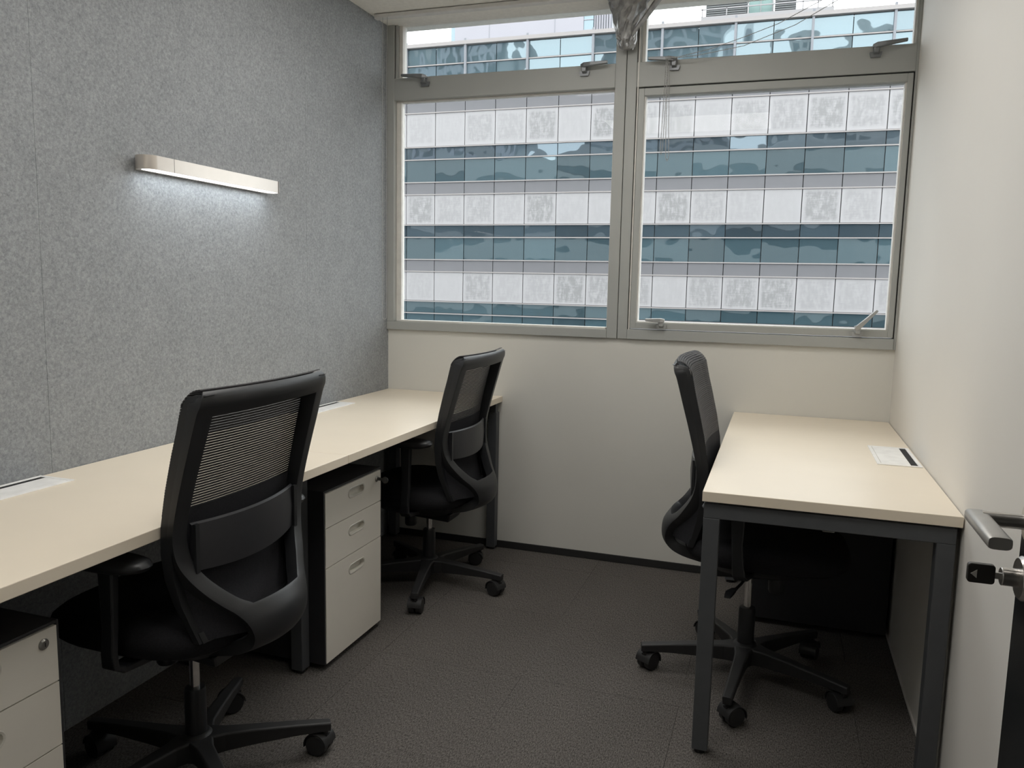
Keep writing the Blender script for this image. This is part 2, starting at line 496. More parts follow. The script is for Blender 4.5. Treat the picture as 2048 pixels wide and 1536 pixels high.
# window 1
m = MB()
m.box(XL, -1.793, YI, YO, 1.075, ZTOP)                 # jamb
m.box(-.735, XM - .0015, YI, YO, 1.036, ZTOP)          # post half
m.box(XL, -.735, YI - .004, YO, 1.036, 1.075)          # sill rail
m.box(XL, -.735, YI, YO, 2.51, ZTOP)                   # head
m.build('frame', 'alu', w1, bevel=.0015, seg=1)
B(-1.793, -.735, YI, YO, ZT0, ZT1).build('transom', 'alu', w1, bevel=.002, seg=1)
m = MB()
m.box(-1.793, -1.768, 3.540, 3.575, 1.075, ZT0).box(-.742, -.735, 3.540, 3.575, 1.075, ZT0)
m.box(-1.768, -.742, 3.520, 3.575, 1.075, 1.083).box(-1.768, -.742, 3.540, 3.575, ZT0 - .006, ZT0)
m.build('glazing_bead', 'bead', w1, bevel=.001, seg=1)
B(-1.770, -.740, 3.554, 3.560, 1.080, ZT0 - .003).build('pane', 'glass', w1, off=OFF[w1.name])
m = MB()                                               # top light: dark gasket gap then sash
m.box(-1.793, -1.789, 3.522, 3.59, ZT1, 2.51)
m.build('gasket', 'alu_dark', w1)
m = MB()
m.box(-1.789, -1.778, 3.518, 3.585, ZT1, 2.51)
m.build('top_sash', 'alu', w1, bevel=.001, seg=1)
m = MB().box(-1.778, -1.760, 3.535, 3.58, ZT1, 2.51).box(-1.760, -.735, 3.540, 3.58, ZT1, ZT1 + .003)
m.build('top_bead', 'bead', w1, bevel=.001, seg=1)
B(-1.762, -.735, 3.556, 3.562, ZT1, 2.51).build('top_pane', 'glass', w1)
handle(w1, -1.632, 2.206, .07, -1)
handle(w1, -.868, 2.206, .04, 1)
# window 2
m = MB()
m.box(XM + .0015, -.642, YI, YO, 1.036, ZTOP)
m.box(.437, XR, YI, YO, 1.036, ZTOP)
m.box(-.642, .437, YI - .004, YO, 1.036, 1.080)
m.box(-.642, .437, YI, YO, 2.51, ZTOP)
m.build('frame', 'alu', w2, bevel=.0015, seg=1)
B(-.642, .437, YI, YO, ZT0 - .004, ZT1 - .001).build('transom', 'alu', w2, bevel=.002, seg=1)
B(-.637, -.632, YI - .003, 3.53, 1.036, ZTOP).build('pale_joint', 'bead', w2)
m = MB()                                               # shadow gap around the sash
m.box(-.6415, -.6375, YI + .012, 3.58, 1.081, 2.112).box(.433, .4365, YI + .012, 3.58, 1.081, 2.112).box(-.64, .436, YI + .012, 3.58, 2.108, 2.1135)
m.build('gasket', 'alu_dark', w2)
m = MB()
zb, zt = 1.084, 2.1075
m.box(-.631, -.606, YI - .002, 3.575, zb, zt).box(.412, .432, YI - .002, 3.575, zb, zt)
m.box(-.606, .412, YI - .002, 3.575, zb, zb + .028).box(-.606, .412, YI - .002, 3.575, zt - .030, zt)
m.build('sash', 'alu', w2, bevel=.0015, seg=1)
m = MB()
m.box(-.606, -.601, YI + .01, 3.57, zb + .028, zt - .03).box(.406, .412, YI + .01, 3.57, zb + .028, zt - .03)
m.box(-.601, .406, YI + .006, 3.57, zb + .028, zb + .032)
m.build('glazing_bead', 'bead', w2)
B(-.604, .409, 3.548, 3.554, zb + .03, zt - .031).build('pane', 'glass', w2)
m = MB().box(-.642, -.638, 3.522, 3.59, ZT1, 2.51)
m.build('top_gasket', 'alu_dark', w2)
m = MB().box(-.638, -.626, 3.518, 3.585, ZT1, 2.51).box(.430, .437, 3.518, 3.585, ZT1, 2.51)
m.build('top_sash', 'alu', w2, bevel=.001, seg=1)
m = MB().box(-.626, -.612, 3.535, 3.58, ZT1, 2.51).box(-.612, .43, 3.540, 3.58, ZT1 - .001, ZT1 + .003).box(.424, .430, 3.535, 3.58, ZT1, 2.51)
m.build('top_bead', 'bead', w2)
B(-.614, .428, 3.556, 3.562, ZT1, 2.51).build('top_pane', 'glass', w2)
handle(w2, -.485, 2.206, .06, -1)
handle(w2, .293, 2.206, .10, 1)
handle(w2, -.492, 1.118, .02, -1, .065, 'handle_pale')
handle(w2, .300, 1.118, .82, 1, .095, 'handle_pale')

# ------------------------------------------------------------------ roller blinds with bead chains
def bead_line(m, pts, step=.0050, r=.0025):
    pts = [Vector(p) for p in pts]
    acc = 0.0
    for a, b in zip(pts[:-1], pts[1:]):
        L = (b - a).length
        d = (b - a) / max(L, 1e-9)
        s = -acc if acc else 0.0
        s = (step - acc) if acc else 0.0
        while s < L:
            c = a + d * s
            m.add([c + Vector(v) * r for v in ((1, 0, 0), (-1, 0, 0), (0, 1, 0), (0, -1, 0), (0, 0, 1), (0, 0, -1))],
                  [(0, 2, 4), (2, 1, 4), (1, 3, 4), (3, 0, 4), (2, 0, 5), (1, 2, 5), (3, 1, 5), (0, 3, 5)])
            s += step
        acc = (acc + L) % step
    # the cord through the beads
    m.tube(pts, .0006, 4)

def rounded_rail(x0, x1, y0, y1, z0, z1):
    m = MB()
    r = .014
    prof = [(x0, y1), (x0, y0 + r), (x0 + r * .3, y0 + r * .3), (x0 + r, y0), (x1 - r, y0), (x1 - r * .3, y0 + r * .3), (x1, y0 + r), (x1, y1)]
    return m.loft([[(a, b, z0) for a, b in prof], [(a, b, z1) for a, b in prof]])

bl = thing('roller_blind', 'white rolled-up blind rail above the left window with hanging bead chain', 'blind', (-1.28, 3.38, 2.43))
rounded_rail(-1.815, -.742, 3.345, 3.385, 2.441, 2.457).build('head_rail', 'blind', bl, bevel=.002)
m = MB()
zt_, zb_ = 2.441, 1.092
L_ = [(-1.769, 3.352, zt_)] + [(-1.771, 3.352, zb_ + .012 + (zt_ - zb_) * k / 8 * .98) for k in range(7, -1, -1)]
R_ = [(-1.749, 3.352, zb_ + .012 + (zt_ - zb_) * k / 8 * .98) for k in range(0, 8)] + [(-1.746, 3.352, zt_)]
loop = [(-1.760 + .0108 * math.cos(a), 3.352, zb_ + .011 + .011 * math.sin(a)) for a in [PI + PI * k / 8 for k in range(1, 8)]]
bead_line(m, L_ + loop + R_)
tag(m.build('bead_chain', 'chain', bl, recalc=False), kind='stuff')

br = thing('roller_blind', 'white blind rail above the right window, its bead chain tied to a handle', 'blind', (-.1, 3.38, 2.43))
rounded_rail(-.48, .435, 3.345, 3.385, 2.441, 2.457).build('head_rail', 'blind', br, bevel=.002)
m = MB()
hook = (-.503, 3.462, 2.214)
up = [(.40, 3.40, 2.436), (.20, 3.43, 2.405), (.082, 3.45, 2.386), (-.075, 3.455, 2.312), (-.205, 3.46, 2.272), (-.332, 3.46, 2.236), (-.455, 3.46, 2.214), hook]
lo = [(.42, 3.40, 2.436), (.25, 3.43, 2.408), (.140, 3.45, 2.382), (-.012, 3.455, 2.302), (-.205, 3.46, 2.238), (-.39, 3.46, 2.213), (-.47, 3.46, 2.210), hook]
bead_line(m, up)
bead_line(m, lo)
bead_line(m, [hook, (-.512, 3.462, 2.208), (-.513, 3.462, 2.19), (-.517, 3.462, 2.0), (-.522, 3.462, 1.84), (-.518, 3.462, 1.822), (-.513, 3.462, 1.84), (-.508, 3.462, 2.0), (-.506, 3.462, 2.2), hook])
bead_line(m, [(-.506, 3.468, 2.2), (-.502, 3.468, 1.9), (-.499, 3.468, 1.81), (-.492, 3.468, 1.797), (-.486, 3.468, 1.81), (-.492, 3.468, 1.95), (-.500, 3.468, 2.2)])
bead_line(m, [(hook[0] + .012 * math.cos(a), hook[1] + .01 * math.sin(a), hook[2] + .008 * math.sin(a)) for a in [2 * PI * k / 12 for k in range(13)]])
tag(m.build('bead_chain', 'chain', br, recalc=False), kind='stuff')

# ------------------------------------------------------------------ crumpled foil on the mullion
rnd = random.Random(3)
foil = thing('foil_wrap', 'crumpled silver foil wrapped round the top of the window mullion', 'foil', (-.69, 3.47, 2.26))
secs = [(2.262, -.700, -.655, .015), (2.275, -.716, -.646, .030), (2.295, -.724, -.643, .040), (2.32, -.728, -.644, .045), (2.345, -.733, -.640, .045),
        (2.37, -.740, -.628, .048), (2.395, -.745, -.616, .050), (2.42, -.752, -.604, .055), (2.445, -.765, -.595, .06), (2.458, -.775, -.59, .062)]
rings = []
N = 26
for z, a, b, dpt in secs:
    cx, hx = (a + b) / 2, (b - a) / 2
    ring = []
    for k in range(N):
        t = 2 * PI * k / N
        j = rnd.uniform(.86, 1.10)
        ring.append((cx + hx * j * math.cos(t) * 1.0, 3.470 + dpt * j * math.sin(t), z + rnd.uniform(-.006, .006)))
    rings.append(ring)
MB().loft(rings).build('foil_bundle', 'foil', foil)
m = MB()
path = [(-.655, 3.44, 2.305), (-.640, 3.435, 2.325), (-.615, 3.43, 2.355), (-.585, 3.425, 2.39), (-.555, 3.42, 2.425), (-.525, 3.415, 2.455)]
m.tube([(x + rnd.uniform(-.002, .002), y, z + rnd.uniform(-.002, .002)) for x, y, z in path], [.006, .009, .010, .012, .013, .014], 7)
m.build('foil_strand', 'foil', foil)
m = MB()
for k in range(9):
    a = rnd.uniform(0, 2 * PI)
    x0, z0 = -.68 + .03 * math.cos(a), 2.28 + .02 * math.sin(a)
    pts = [(x0 + rnd.uniform(-.01, .01), 3.44 + rnd.uniform(-.012, .0), z0 + t) for t in (0, .012, .024)]
    m.tube(pts, [.003, .006, .003], 5)
m.build('foil_crumple', 'foil', foil)

# ------------------------------------------------------------------ lamps
def ceiling_lamp(label, y0, y1):
    cl = thing('ceiling_lamp', label, 'lamp', (-.72, (y0 + y1) / 2, ZC), group='ceiling panel lamps')
    x0, x1 = -1.31, -.13
    m = MB().loft([[(a_, b_, z_) for a_, b_ in ((x0, y0), (x1, y0), (x1, y1), (x0, y1))] for z_ in (ZC - .001, ZC - .014)]
                  + [[(a_, b_, z_) for a_, b_ in ((x0 + .018, y0 + .018), (x1 - .018, y0 + .018), (x1 - .018, y1 - .018), (x0 + .018, y1 - .018))] for z_ in (ZC - .014, ZC - .001)], closed=True)
    m.build('frame', 'white_plastic', cl)
    B(x0 + .018, x1 - .018, y0 + .018, y1 - .018, ZC - .008, ZC - .001).build('diffuser', 'panel_lens', cl)
ceiling_lamp('lit ceiling panel lamp near the doorway, mirrored in the window glass', .70, 1.34)
ceiling_lamp('lit ceiling panel lamp nearer the window wall', 2.04, 2.68)

wlp = thing('wall_lamp', 'slim champagne wall lamp with rounded ends and a lit underside on grey felt', 'lamp', (XL, 2.2275, 1.6))
LX1, LY0, LY1, LZ0, LZ1 = XL + .074, 1.898, 2.556, 1.580, 1.620
def stadium(ya, yb, xa, xb, n=9):
    """plan outline: flat on the wall side, fully rounded at both ends"""
    r = (xb - xa) / 2
    cx = (xa + xb) / 2
    pts = []
    for k in range(n):
        a = -PI / 2 + PI * k / (n - 1)
        pts.append((cx + r * math.sin(a) * 1.0, yb - r + r * math.cos(a)))
    for k in range(n):
        a = PI / 2 + PI * k / (n - 1)
        pts.append((cx + r * math.sin(a), ya + r + r * math.cos(a)))
    return pts
xa = XL + .004
st = stadium(LY0, LY1, xa, LX1)
n2 = len(st)
st_in = stadium(LY0 + .010, LY1 - .010, xa + .018, LX1 - .005)
rings = [[(x, y, LZ0) for x, y in st], [(x, y, LZ1) for x, y in st], [(x, y, LZ1) for x, y in st_in], [(x, y, LZ1 - .012) for x, y in st_in]]
m = MB()
m.loft(rings, cap=False)
m.add([(x, y, LZ1 - .012) for x, y in st_in], [tuple(range(n2))])
m.loft([[(x, y, LZ0) for x, y in st], [(x, y, LZ0) for x, y in st_in], [(x, y, LZ0 + .012) for x, y in st_in]], cap=False)
body = m.build('housing', 'lamp_shell', wlp, smooth=30)
for y in (LY0 + .102, LY1 - .030):
    B(LX1 - .002, LX1 + .0003, y, y + .0012, LZ0, LZ1).build('cap_joint', 'alu_dark', body, off=OFF[wlp.name])
MB().extrude([(x, y, LZ0 + .0095) for x, y in st_in], (0, 0, .004)).build('lens', 'lamp_lens', wlp)
B(XL, XL + .006, 2.10, 2.36, LZ0 + .008, LZ1 - .004).build('wall_plate', 'lamp_shell', wlp)

# ------------------------------------------------------------------ desks
ZD, TH = .74, .027
def desk(label, x0, x1, y0, y1, legs, rails, socket, bracket=None):
    """legs: (x, y) lower-left corners of square tubes; rails: boxes"""
    d = thing('office_desk', label, 'desk', ((x0 + x1) / 2, (y0 + y1) / 2, 0), group='cream desks')
    B(x0, x1, y0, y1, ZD - TH, ZD).build('tabletop', 'desk', d, bevel=.0015)
    s = .042
    for lx, ly in legs:
        lg = B(lx, lx + s, ly, ly + s, .012, .666).build('leg', 'steel', d, bevel=.0015, seg=1)
        MB().lathe([(.016, 0), (.016, .012)], 12, (lx + s / 2, ly + s / 2, 0)).build('foot', 'plastic', lg, off=OFF[d.name])
    for r in rails:
        B(*r, .666, .706).build('rail', 'steel', d, bevel=.0015, seg=1)
    # spacer blocks between frame and top
    for lx, ly in legs:
        B(lx + .006, lx + s - .006, ly + .006, ly + s - .006, .666, ZD - TH).build('spacer', 'steel', d)
    if bracket:
        B(*bracket).build('bracket', 'lock', d, bevel=.002)
    # flush socket box: white rim, lid, black brush slot on the wall side
    ax0, ax1, ay0, ay1, side = socket
    rim = .011
    sb = MB()
    sb.box(ax0, ax1, ay0, ay0 + rim, ZD, ZD + .003).box(ax0, ax1, ay1 - rim, ay1, ZD, ZD + .003)
    sb.box(ax0, ax0 + rim, ay0 + rim, ay1 - rim, ZD, ZD + .003).box(ax1 - rim, ax1, ay0 + rim, ay1 - rim, ZD, ZD + .003)
    box = sb.build('socket_box', 'socket_white', d, bevel=.0006, seg=1)
    if side > 0:
        lid = (ax0 + rim + .0015, ax1 - rim - .020); br_ = (ax1 - rim - .019, ax1 - rim)
    else:
        lid = (ax0 + rim + .020, ax1 - rim - .0015); br_ = (ax0 + rim, ax0 + rim + .019)
    B(lid[0], lid[1], ay0 + rim + .0015, ay1 - rim - .0015, ZD, ZD + .0028).build('lid', 'socket_white', box, off=OFF[d.name], bevel=.0005, seg=1)
    B(br_[0], br_[1], ay0 + rim, ay1 - rim, ZD, ZD + .0012).build('brush_strip', 'brush', box, off=OFF[d.name])
    return d

XF = XL + .6045          # front edge of the left desks
YS = 2.101               # joint between the two left desks
D1a = .67
desk('cream desk top along the felt wall nearest the viewer', XL + .002, XF, D1a, YS - .0008,
     [(XF - .060, D1a + .02), (XL + .03, D1a + .02), (XL + .03, YS - .09)],
     [(XF - .31, XF - .27, D1a + .062, YS - .06), (XL + .03, XL + .07, D1a + .062, YS - .09), (XL + .072, XF - .060, D1a + .02, D1a + .06)],
     (XL + .006, XL + .122, 1.245, 1.548, -1), (-1.42, -1.395, .96, 1.205, .672, .712))
desk('cream desk along the felt wall reaching the window wall', XL + .002, XF, YS + .0008, YB - .002,
     [(-1.437, YS - .006), (XF - .052, YB - .055), (XL + .03, YB - .055), (XL + .03, YS + .05)],
     [(XF - .31, XF - .27, YS + .044, YB - .06), (XL + .03, XL + .07, YS + .092, YB - .06), (XL + .072, XF - .052, YB - .055, YB - .015), (XL + .03, -1.44, YS + .002, YS + .042)],
     (XL + .006, XL + .105, 2.720, 3.018, -1))
RX0, RY0 = -.166, 2.088
desk('pale cream desk standing alone against the right wall', RX0, XR - .003, RY0, YB - .003,
     [(RX0 + .004, RY0 + .012), (XR - .054, RY0 + .012), (RX0 + .004, YB - .075), (XR - .054, YB - .075)],
     [(RX0 + .004, XR - .012, RY0 + .012, RY0 + .054), (RX0 + .004, XR - .012, YB - .075, YB - .033),
      (RX0 + .10, RX0 + .14, RY0 + .054, YB - .075), (XR - .06, XR - .02, RY0 + .054, YB - .075)],
     (.310, .437, 2.637, 2.942, 1), (.135, .165, RY0 + .056, RY0 + .075, .650, .690))

# ------------------------------------------------------------------ drawer pedestals
def stad2(cy, cz, hw, hh, n=8):
    p = []
    for k in range(n):
        a = -PI / 2 + PI * k / (n - 1)
        p.append((cy + hw - hh + hh * math.cos(a), cz + hh * math.sin(a)))
    for k in range(n):
        a = PI / 2 + PI * k / (n - 1)
        p.append((cy - hw + hh + hh * math.cos(a), cz + hh * math.sin(a)))
    return p

def pedestal(label, loc, rz, key=False):
    """local: front faces +x at x=0, width along y from 0 to .384, floor z=0"""
    W, H, Dp = .384, .602, .50
    o = thing('drawer_pedestal', label, 'drawer unit', loc, rz, group='drawer pedestals')
    z0 = .022
    m = MB()
    tk = .006
    m.box(-Dp, -.0015, 0, tk, z0, H).box(-Dp, -.0015, W - tk, W, z0, H).box(-Dp, -.0015, tk, W - tk, H - tk, H)
    m.box(-Dp, -.0015, tk, W - tk, z0, z0 + tk).box(-Dp, -Dp + tk, tk, W - tk, z0 + tk, H - tk)
    m.box(-.10, -.06, tk, W - tk, z0 + tk, H - tk)
    m.build('body', 'ped_body', o, off=(0, 0, 0), bevel=.001, seg=1)
    zs = [(.480, .593), (.347, .477), (.024, .344)]
    for i, (a, b) in enumerate(zs):
        cz = (.558, .428, .292)[i]
        cy, hw, hh = W / 2 + .012, .053, .0155
        hole = stad2(cy, cz, hw, hh)
        n = len(hole)
        ya, yb = tk + .001, W - tk - .001
        outer = []
        for (py, pz) in hole:         # project each hole point outward onto the rectangle
            dy, dz = py - cy, pz - cz
            t = 1e9
            if dy > 1e-9: t = min(t, (yb - cy) / dy)
            if dy < -1e-9: t = min(t, (ya - cy) / dy)
            if dz > 1e-9: t = min(t, (b - cz) / dz)
            if dz < -1e-9: t = min(t, (a - cz) / dz)
            outer.append((cy + dy * t, cz + dz * t))
        # make sure the four corners are exact
        for (qy, qz) in ((ya, a), (yb, a), (yb, b), (ya, b)):
            j = min(range(n), key=lambda k: (outer[k][0] - qy) ** 2 + (outer[k][1] - qz) ** 2)
            outer[j] = (qy, qz)
        m = MB()
        m.loft([[(-.018, y, z) for y, z in outer], [(0, y, z) for y, z in outer], [(0, y, z) for y, z in hole], [(-.018, y, z) for y, z in hole]], closed=True)
        dw = m.build('drawer', 'ped_front', o, off=(0, 0, 0))
        m = MB()
        r_out, r_in, r_bk = stad2(cy, cz, hw + .003, hh + .003), stad2(cy, cz, hw - .003, hh - .003), stad2(cy, cz - .001, hw - .006, hh - .005)
        m.loft([[(.0002, y, z) for y, z in r_out], [(.0018, y, z) for y, z in stad2(cy, cz, hw + .001, hh + .001)], [(.0010, y, z) for y, z in r_in],
                [(-.014, y, z) for y, z in r_bk]], cap=False)
        m.add([(-.014, y, z) for y, z in r_bk], [tuple(range(n))])
        m.build('recessed_grip', 'ped_ring', dw, off=(0, 0, 0), smooth=35)
        if i == 0:
            c = (0, W - .037, .566)
            m = MB().lathe([(.011, 0), (.011, .002), (.009, .004), (.008, .005)], 20, c, axis='x')
            lk = m.build('lock', 'lock', dw, off=(0, 0, 0), smooth=30)
            if key:
                m = MB()
                m.lathe([(.006, .005), (.006, .016), (.004, .017), (.004, .024)], 12, c, axis='x')
                m.lathe([(.002, -.003), (.012, -.002), (.012, .002), (.002, .003)], 14, (.034, c[1], c[2] - .002), axis='y')
                m.build('key', 'dark_lock', dw, off=(0, 0, 0))
            else:
                B(.0046, .0056, c[1] - .001, c[1] + .001, c[2] - .004, c[2] + .004).build('keyhole', 'dark_lock', dw, off=(0, 0, 0))
    for cx in (-.45, -.06):
        for cy in (.05, W - .05):
            m = MB().lathe([(.011, -.008), (.011, .008)], 12, (cx, cy, .011), axis='y')
            m.build('castor', 'wheel', o, off=(0, 0, 0))
    return o

pedestal('cream-fronted drawer pedestal with key in its lock, between the two left chairs', (-1.337, 2.140, 0), 0, True)
pedestal('cream-fronted drawer pedestal cut off by the lower left picture corner', (-1.300, .742, 0), 0, False)
pedestal('dark drawer pedestal in shade under the far end of the right desk', (-.068, 3.450, 0), PI, False)

# ------------------------------------------------------------------ task chairs
def interp(tab, z):
    """tab: rows sorted by descending first column"""
    if z >= tab[0][0]: return tab[0][1:]
    for a, b in zip(tab[:-1], tab[1:]):
        if b[0] <= z <= a[0]:
            t = (a[0] - z) / (a[0] - b[0])
            return tuple(p + (q - p) * t for p, q in zip(a[1:], b[1:]))
    return tab[-1][1:]

# front surface of the back at its edges: z -> (x, half width)
FRONT = [(1.030, -.222, .226), (1.022, -.203, .231), (1.005, -.190, .234), (.95, -.178, .236), (.90, -.165, .238), (.82, -.146, .239), (.74, -.131, .239),
         (.68, -.126, .236), (.62, -.127, .228), (.55, -.138, .212), (.50, -.155, .198), (.465, -.166, .190)]
CV = .022      # how much deeper the middle of the back lies than its edges
def fsurf(z, s, dx=0.0, inset=0.0):
    x, w = interp(FRONT, z)
    y = s * (w - inset)
    return (x - CV * (1 - s * s) + dx, y, z)

def chair(label, loc, rz, dz, base_ang, arm_dz=0.0, caster_seed=1):
    rn = random.Random(caster_seed)
    c = thing('task_chair', label, 'chair', loc, rz, group='black mesh task chairs')
    Z0 = (0, 0, 0)
    def up(m):                    # raise the adjustable upper half
        m.v = [(x, y, z + dz) for x, y, z in m.v]
        return m
    # --- rear frame: one flowing shell, top bar, two sides, narrowing to a rounded heel that runs under the seat
    rows = [  # x at edge, z, outer half width, hole half width (None: no hole), belly
        (-.236, 1.036, .222, None, .018), (-.242, 1.026, .232, None, .020), (-.240, 1.006, .237, None, .022), (-.231, .984, .239, .196, .022),
        (-.210, .91, .241, .200, .022), (-.190, .84, .242, .203, .022), (-.172, .77, .242, .205, .022), (-.163, .72, .241, .204, .020),
        (-.163, .680, .236, .198, .018), (-.168, .648, .226, .187, .016), (-.182, .612, .207, .166, .016), (-.201, .578, .184, .139, .020),
        (-.218, .550, .160, .111, .024), (-.230, .534, .145, .088, .028), (-.238, .524, .136, None, .028), (-.254, .498, .119, None, .028),
        (-.262, .468, .107, None, .024), (-.258, .442, .101, None, .024), (-.240, .421, .099, None, .024), (-.206, .405, .098, None, .020),
        (-.160, .394, .097, None, .014), (-.110, .385, .096, None, .008), (-.05, .379, .093, None, .0)]
    def cat(p0, p1, p2, p3, t):
        return .5 * (2 * p1 + (p2 - p0) * t + (2 * p0 - 5 * p1 + 4 * p2 - p3) * t * t + (3 * p1 - p0 - 3 * p2 + p3) * t ** 3)
    fine = []
    SUB = 3
    for i in range(len(rows) - 1):
        q = [rows[max(0, i - 1)], rows[i], rows[i + 1], rows[min(len(rows) - 1, i + 2)]]
        for t_ in range(SUB):
            t = t_ / SUB
            v = [cat(*[r_[k] for r_ in q], t) for k in (0, 1, 2, 4)]
            if rows[i][3] is None or rows[i + 1][3] is None:
                wi = rows[i][3] if t_ == 0 else None
            else:
                hw_ = [r_[3] if r_[3] else (rows[i][3] if a_ < 2 else rows[i + 1][3]) for a_, r_ in enumerate(q)]
                wi = cat(*hw_, t)
            fine.append((v[0], v[1], v[2], wi, v[3]))
    fine.append(rows[-1])
    rows = fine
    K, MID = 4, 14
    ncol = K + 1 + MID - 1 + K + 1
    pts = []
    for x, z, wo, wi, bl_ in rows:
        w_in = wi if wi else wo * .55
        ysr = [-wo + (wo - w_in) * k / K for k in range(K + 1)]
        ysr += [-w_in + 2 * w_in * k / MID for k in range(1, MID)]
        ysr += [w_in + (wo - w_in) * k / K for k in range(K + 1)]
        pts.append([(x - bl_ * (1 - (y / wo) ** 2), y, z) for y in ysr])
    n = len(pts[0])
    m = MB()
    m.v = [p for r in pts for p in r]
    for i in range(len(rows) - 1):
        hole = rows[i][3] is not None and rows[i + 1][3] is not None
        edge_hole = False
        for j in range(n - 1):
            if hole and K <= j < K + MID:
                continue
            m.f.append((i * n + j, i * n + j + 1, (i + 1) * n + j + 1, (i + 1) * n + j))
    fr = up(m).build('back_frame', 'plastic', c, off=Z0, smooth=60)
    so = fr.modifiers.new('thick', 'SOLIDIFY'); so.thickness = .032; so.offset = -1.0
    bv = fr.modifiers.new('round', 'BEVEL'); bv.width = .006; bv.segments = 3; bv.limit_method = 'ANGLE'; bv.angle_limit = math.radians(50)
    if sum(p.normal.x for p in fr.data.polygons) > 0:      # shell must grow forward, away from the visible rear face
        so.offset = 1.0
    # --- front rim that carries the mesh: deep sides, runs straight down to the seat
    for sgn in (-1, 1):
        m = MB()
        rings = []
        for z in (1.029, 1.022, 1.012, .98, .93, .87, .80, .74, .68, .62, .56, .51, .485, .466):
            x, w = interp(FRONT, z)
            dpt = .030 if z > .7 else max(.016, .030 - (.7 - z) * .07)
            a, b = sgn * w, sgn * (w - .030)
            rings.append([(x, a, z), (x - .004, b, z), (x - dpt, b, z), (x - dpt, a, z)])
        m.loft(rings)
        up(m).build('side_rim', 'plastic', c, off=Z0, smooth=50)
    m = MB()
    rings = []
    for k in range(11):
        s = -.95 + 1.9 * k / 10
        a, b = fsurf(.490, s), fsurf(.465, s)
        rings.append([a, (a[0] - .016, a[1], a[2]), (b[0] - .016, b[1], b[2]), b])
    m.loft(rings)
    up(m).build('lower_rail', 'plastic', c, off=Z0, smooth=50)
    # --- knitted mesh: separate taut threads across the upper back, folding over the top bar
    m = MB()
    zz = []
    z = .765
    while z < 1.004:
        zz.append((z, None)); z += .0062
    NS = 14
    for z, _ in zz:
        hgt = .0050
        rings = []
        for k in range(NS + 1):
            s = -1 + 2 * k / NS
            p = fsurf(z, s, .0016, .001); q = fsurf(z + hgt, s, .0016, .001)
            rings.append([p, q, (q[0] - .0016, q[1], q[2]), (p[0] - .0016, p[1], p[2])])
        m.loft(rings)
    for k2 in range(8):           # threads over the rolled top
        t0, t1 = k2 / 8, (k2 + .72) / 8
        rings = []
        for k in range(NS + 1):
            s = -1 + 2 * k / NS
            def rolled(t):
                w = .234 - .010 * t
                x = -.189 - CV * (1 - s * s) - .044 * t ** 1.25
                zt = 1.0065 + .034 * math.sin(t * PI * .53)
                return (x, s * w, zt)
            p, q = rolled(t0), rolled(t1)
            rings.append([p, q, (q[0] - .0010, q[1], q[2] - .0016), (p[0] - .0010, p[1], p[2] - .0016)])
        m.loft(rings)
    tag(up(m).build('back_mesh', 'mesh', c, off=Z0), kind='stuff')
    # --- denser fabric below the lumbar line
    rows_f, rows_b = [], []
    zs_ = [.768, .74, .705, .66, .61, .56, .51, .485, .468]
    for z in zs_:
        rows_f.append([fsurf(z, -1 + 2 * k / 12, .001, .002) for k in range(13)])
        rows_b.append([fsurf(z, -1 + 2 * k / 12, -.005, .004) for k in range(13)])
    m = MB()
    rings = [f + b[::-1] for f, b in zip(rows_f, rows_b)]
    m.loft(rings)
    up(m).build('lower_back_fabric', 'back_fabric', c, off=Z0, smooth=40)
    # --- side wings closing the gap between the back and the swept frame
    edge = sorted([(z, x, wo) for x, z, wo, wi, bl_ in rows if .46 < z < .67], reverse=True)
    for sgn in (-1, 1):
        rings = []
        for z, x, wo in edge:
            fx, fw = interp(FRONT, z)
            p, q = (fx - .012, fw - .012), (x + .020, wo - .012)
            rings.append([(p[0], sgn * p[1], z), (q[0], sgn * q[1], z), (q[0], sgn * (q[1] - .005), z), (p[0], sgn * (p[1] - .005), z)])
        up(MB().loft(rings)).build('side_wing', 'back_fabric', c, off=Z0, smooth=50)
    # --- lumbar support: curved plastic band behind the mesh
    rings = []
    for k in range(15):
        s = -1 + 2 * k / 14
        y = s * .188
        sag = .012 * (1 - s * s)
        x = -.168 - .030 * (1 - s * s)
        zt, zb = .736 - sag * .2, .632 - sag
        rings.append([(x + .006, y, zt + .004), (x, y, zt), (x - .003, y, (zt + zb) / 2), (x, y, zb), (x + .006, y, zb - .002), (x + .006, y, (zt + zb) / 2)])
    up(MB().loft(rings)).build('lumbar_support', 'lumbar', c, off=Z0, smooth=50)
    for sgn in (-1, 1):
        m = MB()
        m.loft([[(-.172, sgn * (.178 + a), .738), (-.180, sgn * (.178 + a), .738), (-.180, sgn * (.178 + a - .02 * 0), .628), (-.172, sgn * (.178 + a), .628)] for a in (0, .012)])
        up(m).build('lumbar_slider', 'plastic', c, off=Z0)
    # --- seat cushion
    def sup(rx, ry, cx, z, n=36, e=3.2, drop=0.0):
        r = []
        for k in range(n):
            a = 2 * PI * k / n
            ca, sa = math.cos(a), math.sin(a)
            px = cx + rx * math.copysign(abs(ca) ** (2 / e), ca)
            py = ry * math.copysign(abs(sa) ** (2 / e), sa)
            zz_ = z - drop * max(0, (px - .12) / .17) ** 2
            r.append((px, py, zz_))
        return r
    cx = .045
    rings = [sup(.210, .200, cx - .01, .420), sup(.235, .228, cx, .425), sup(.247, .242, cx, .440, drop=.006), sup(.250, .246, cx, .462, drop=.014),
             sup(.243, .240, cx, .484, drop=.022), sup(.225, .222, cx, .497, drop=.024), sup(.18, .18, cx, .501, drop=.01), sup(.08, .08, cx, .499)]
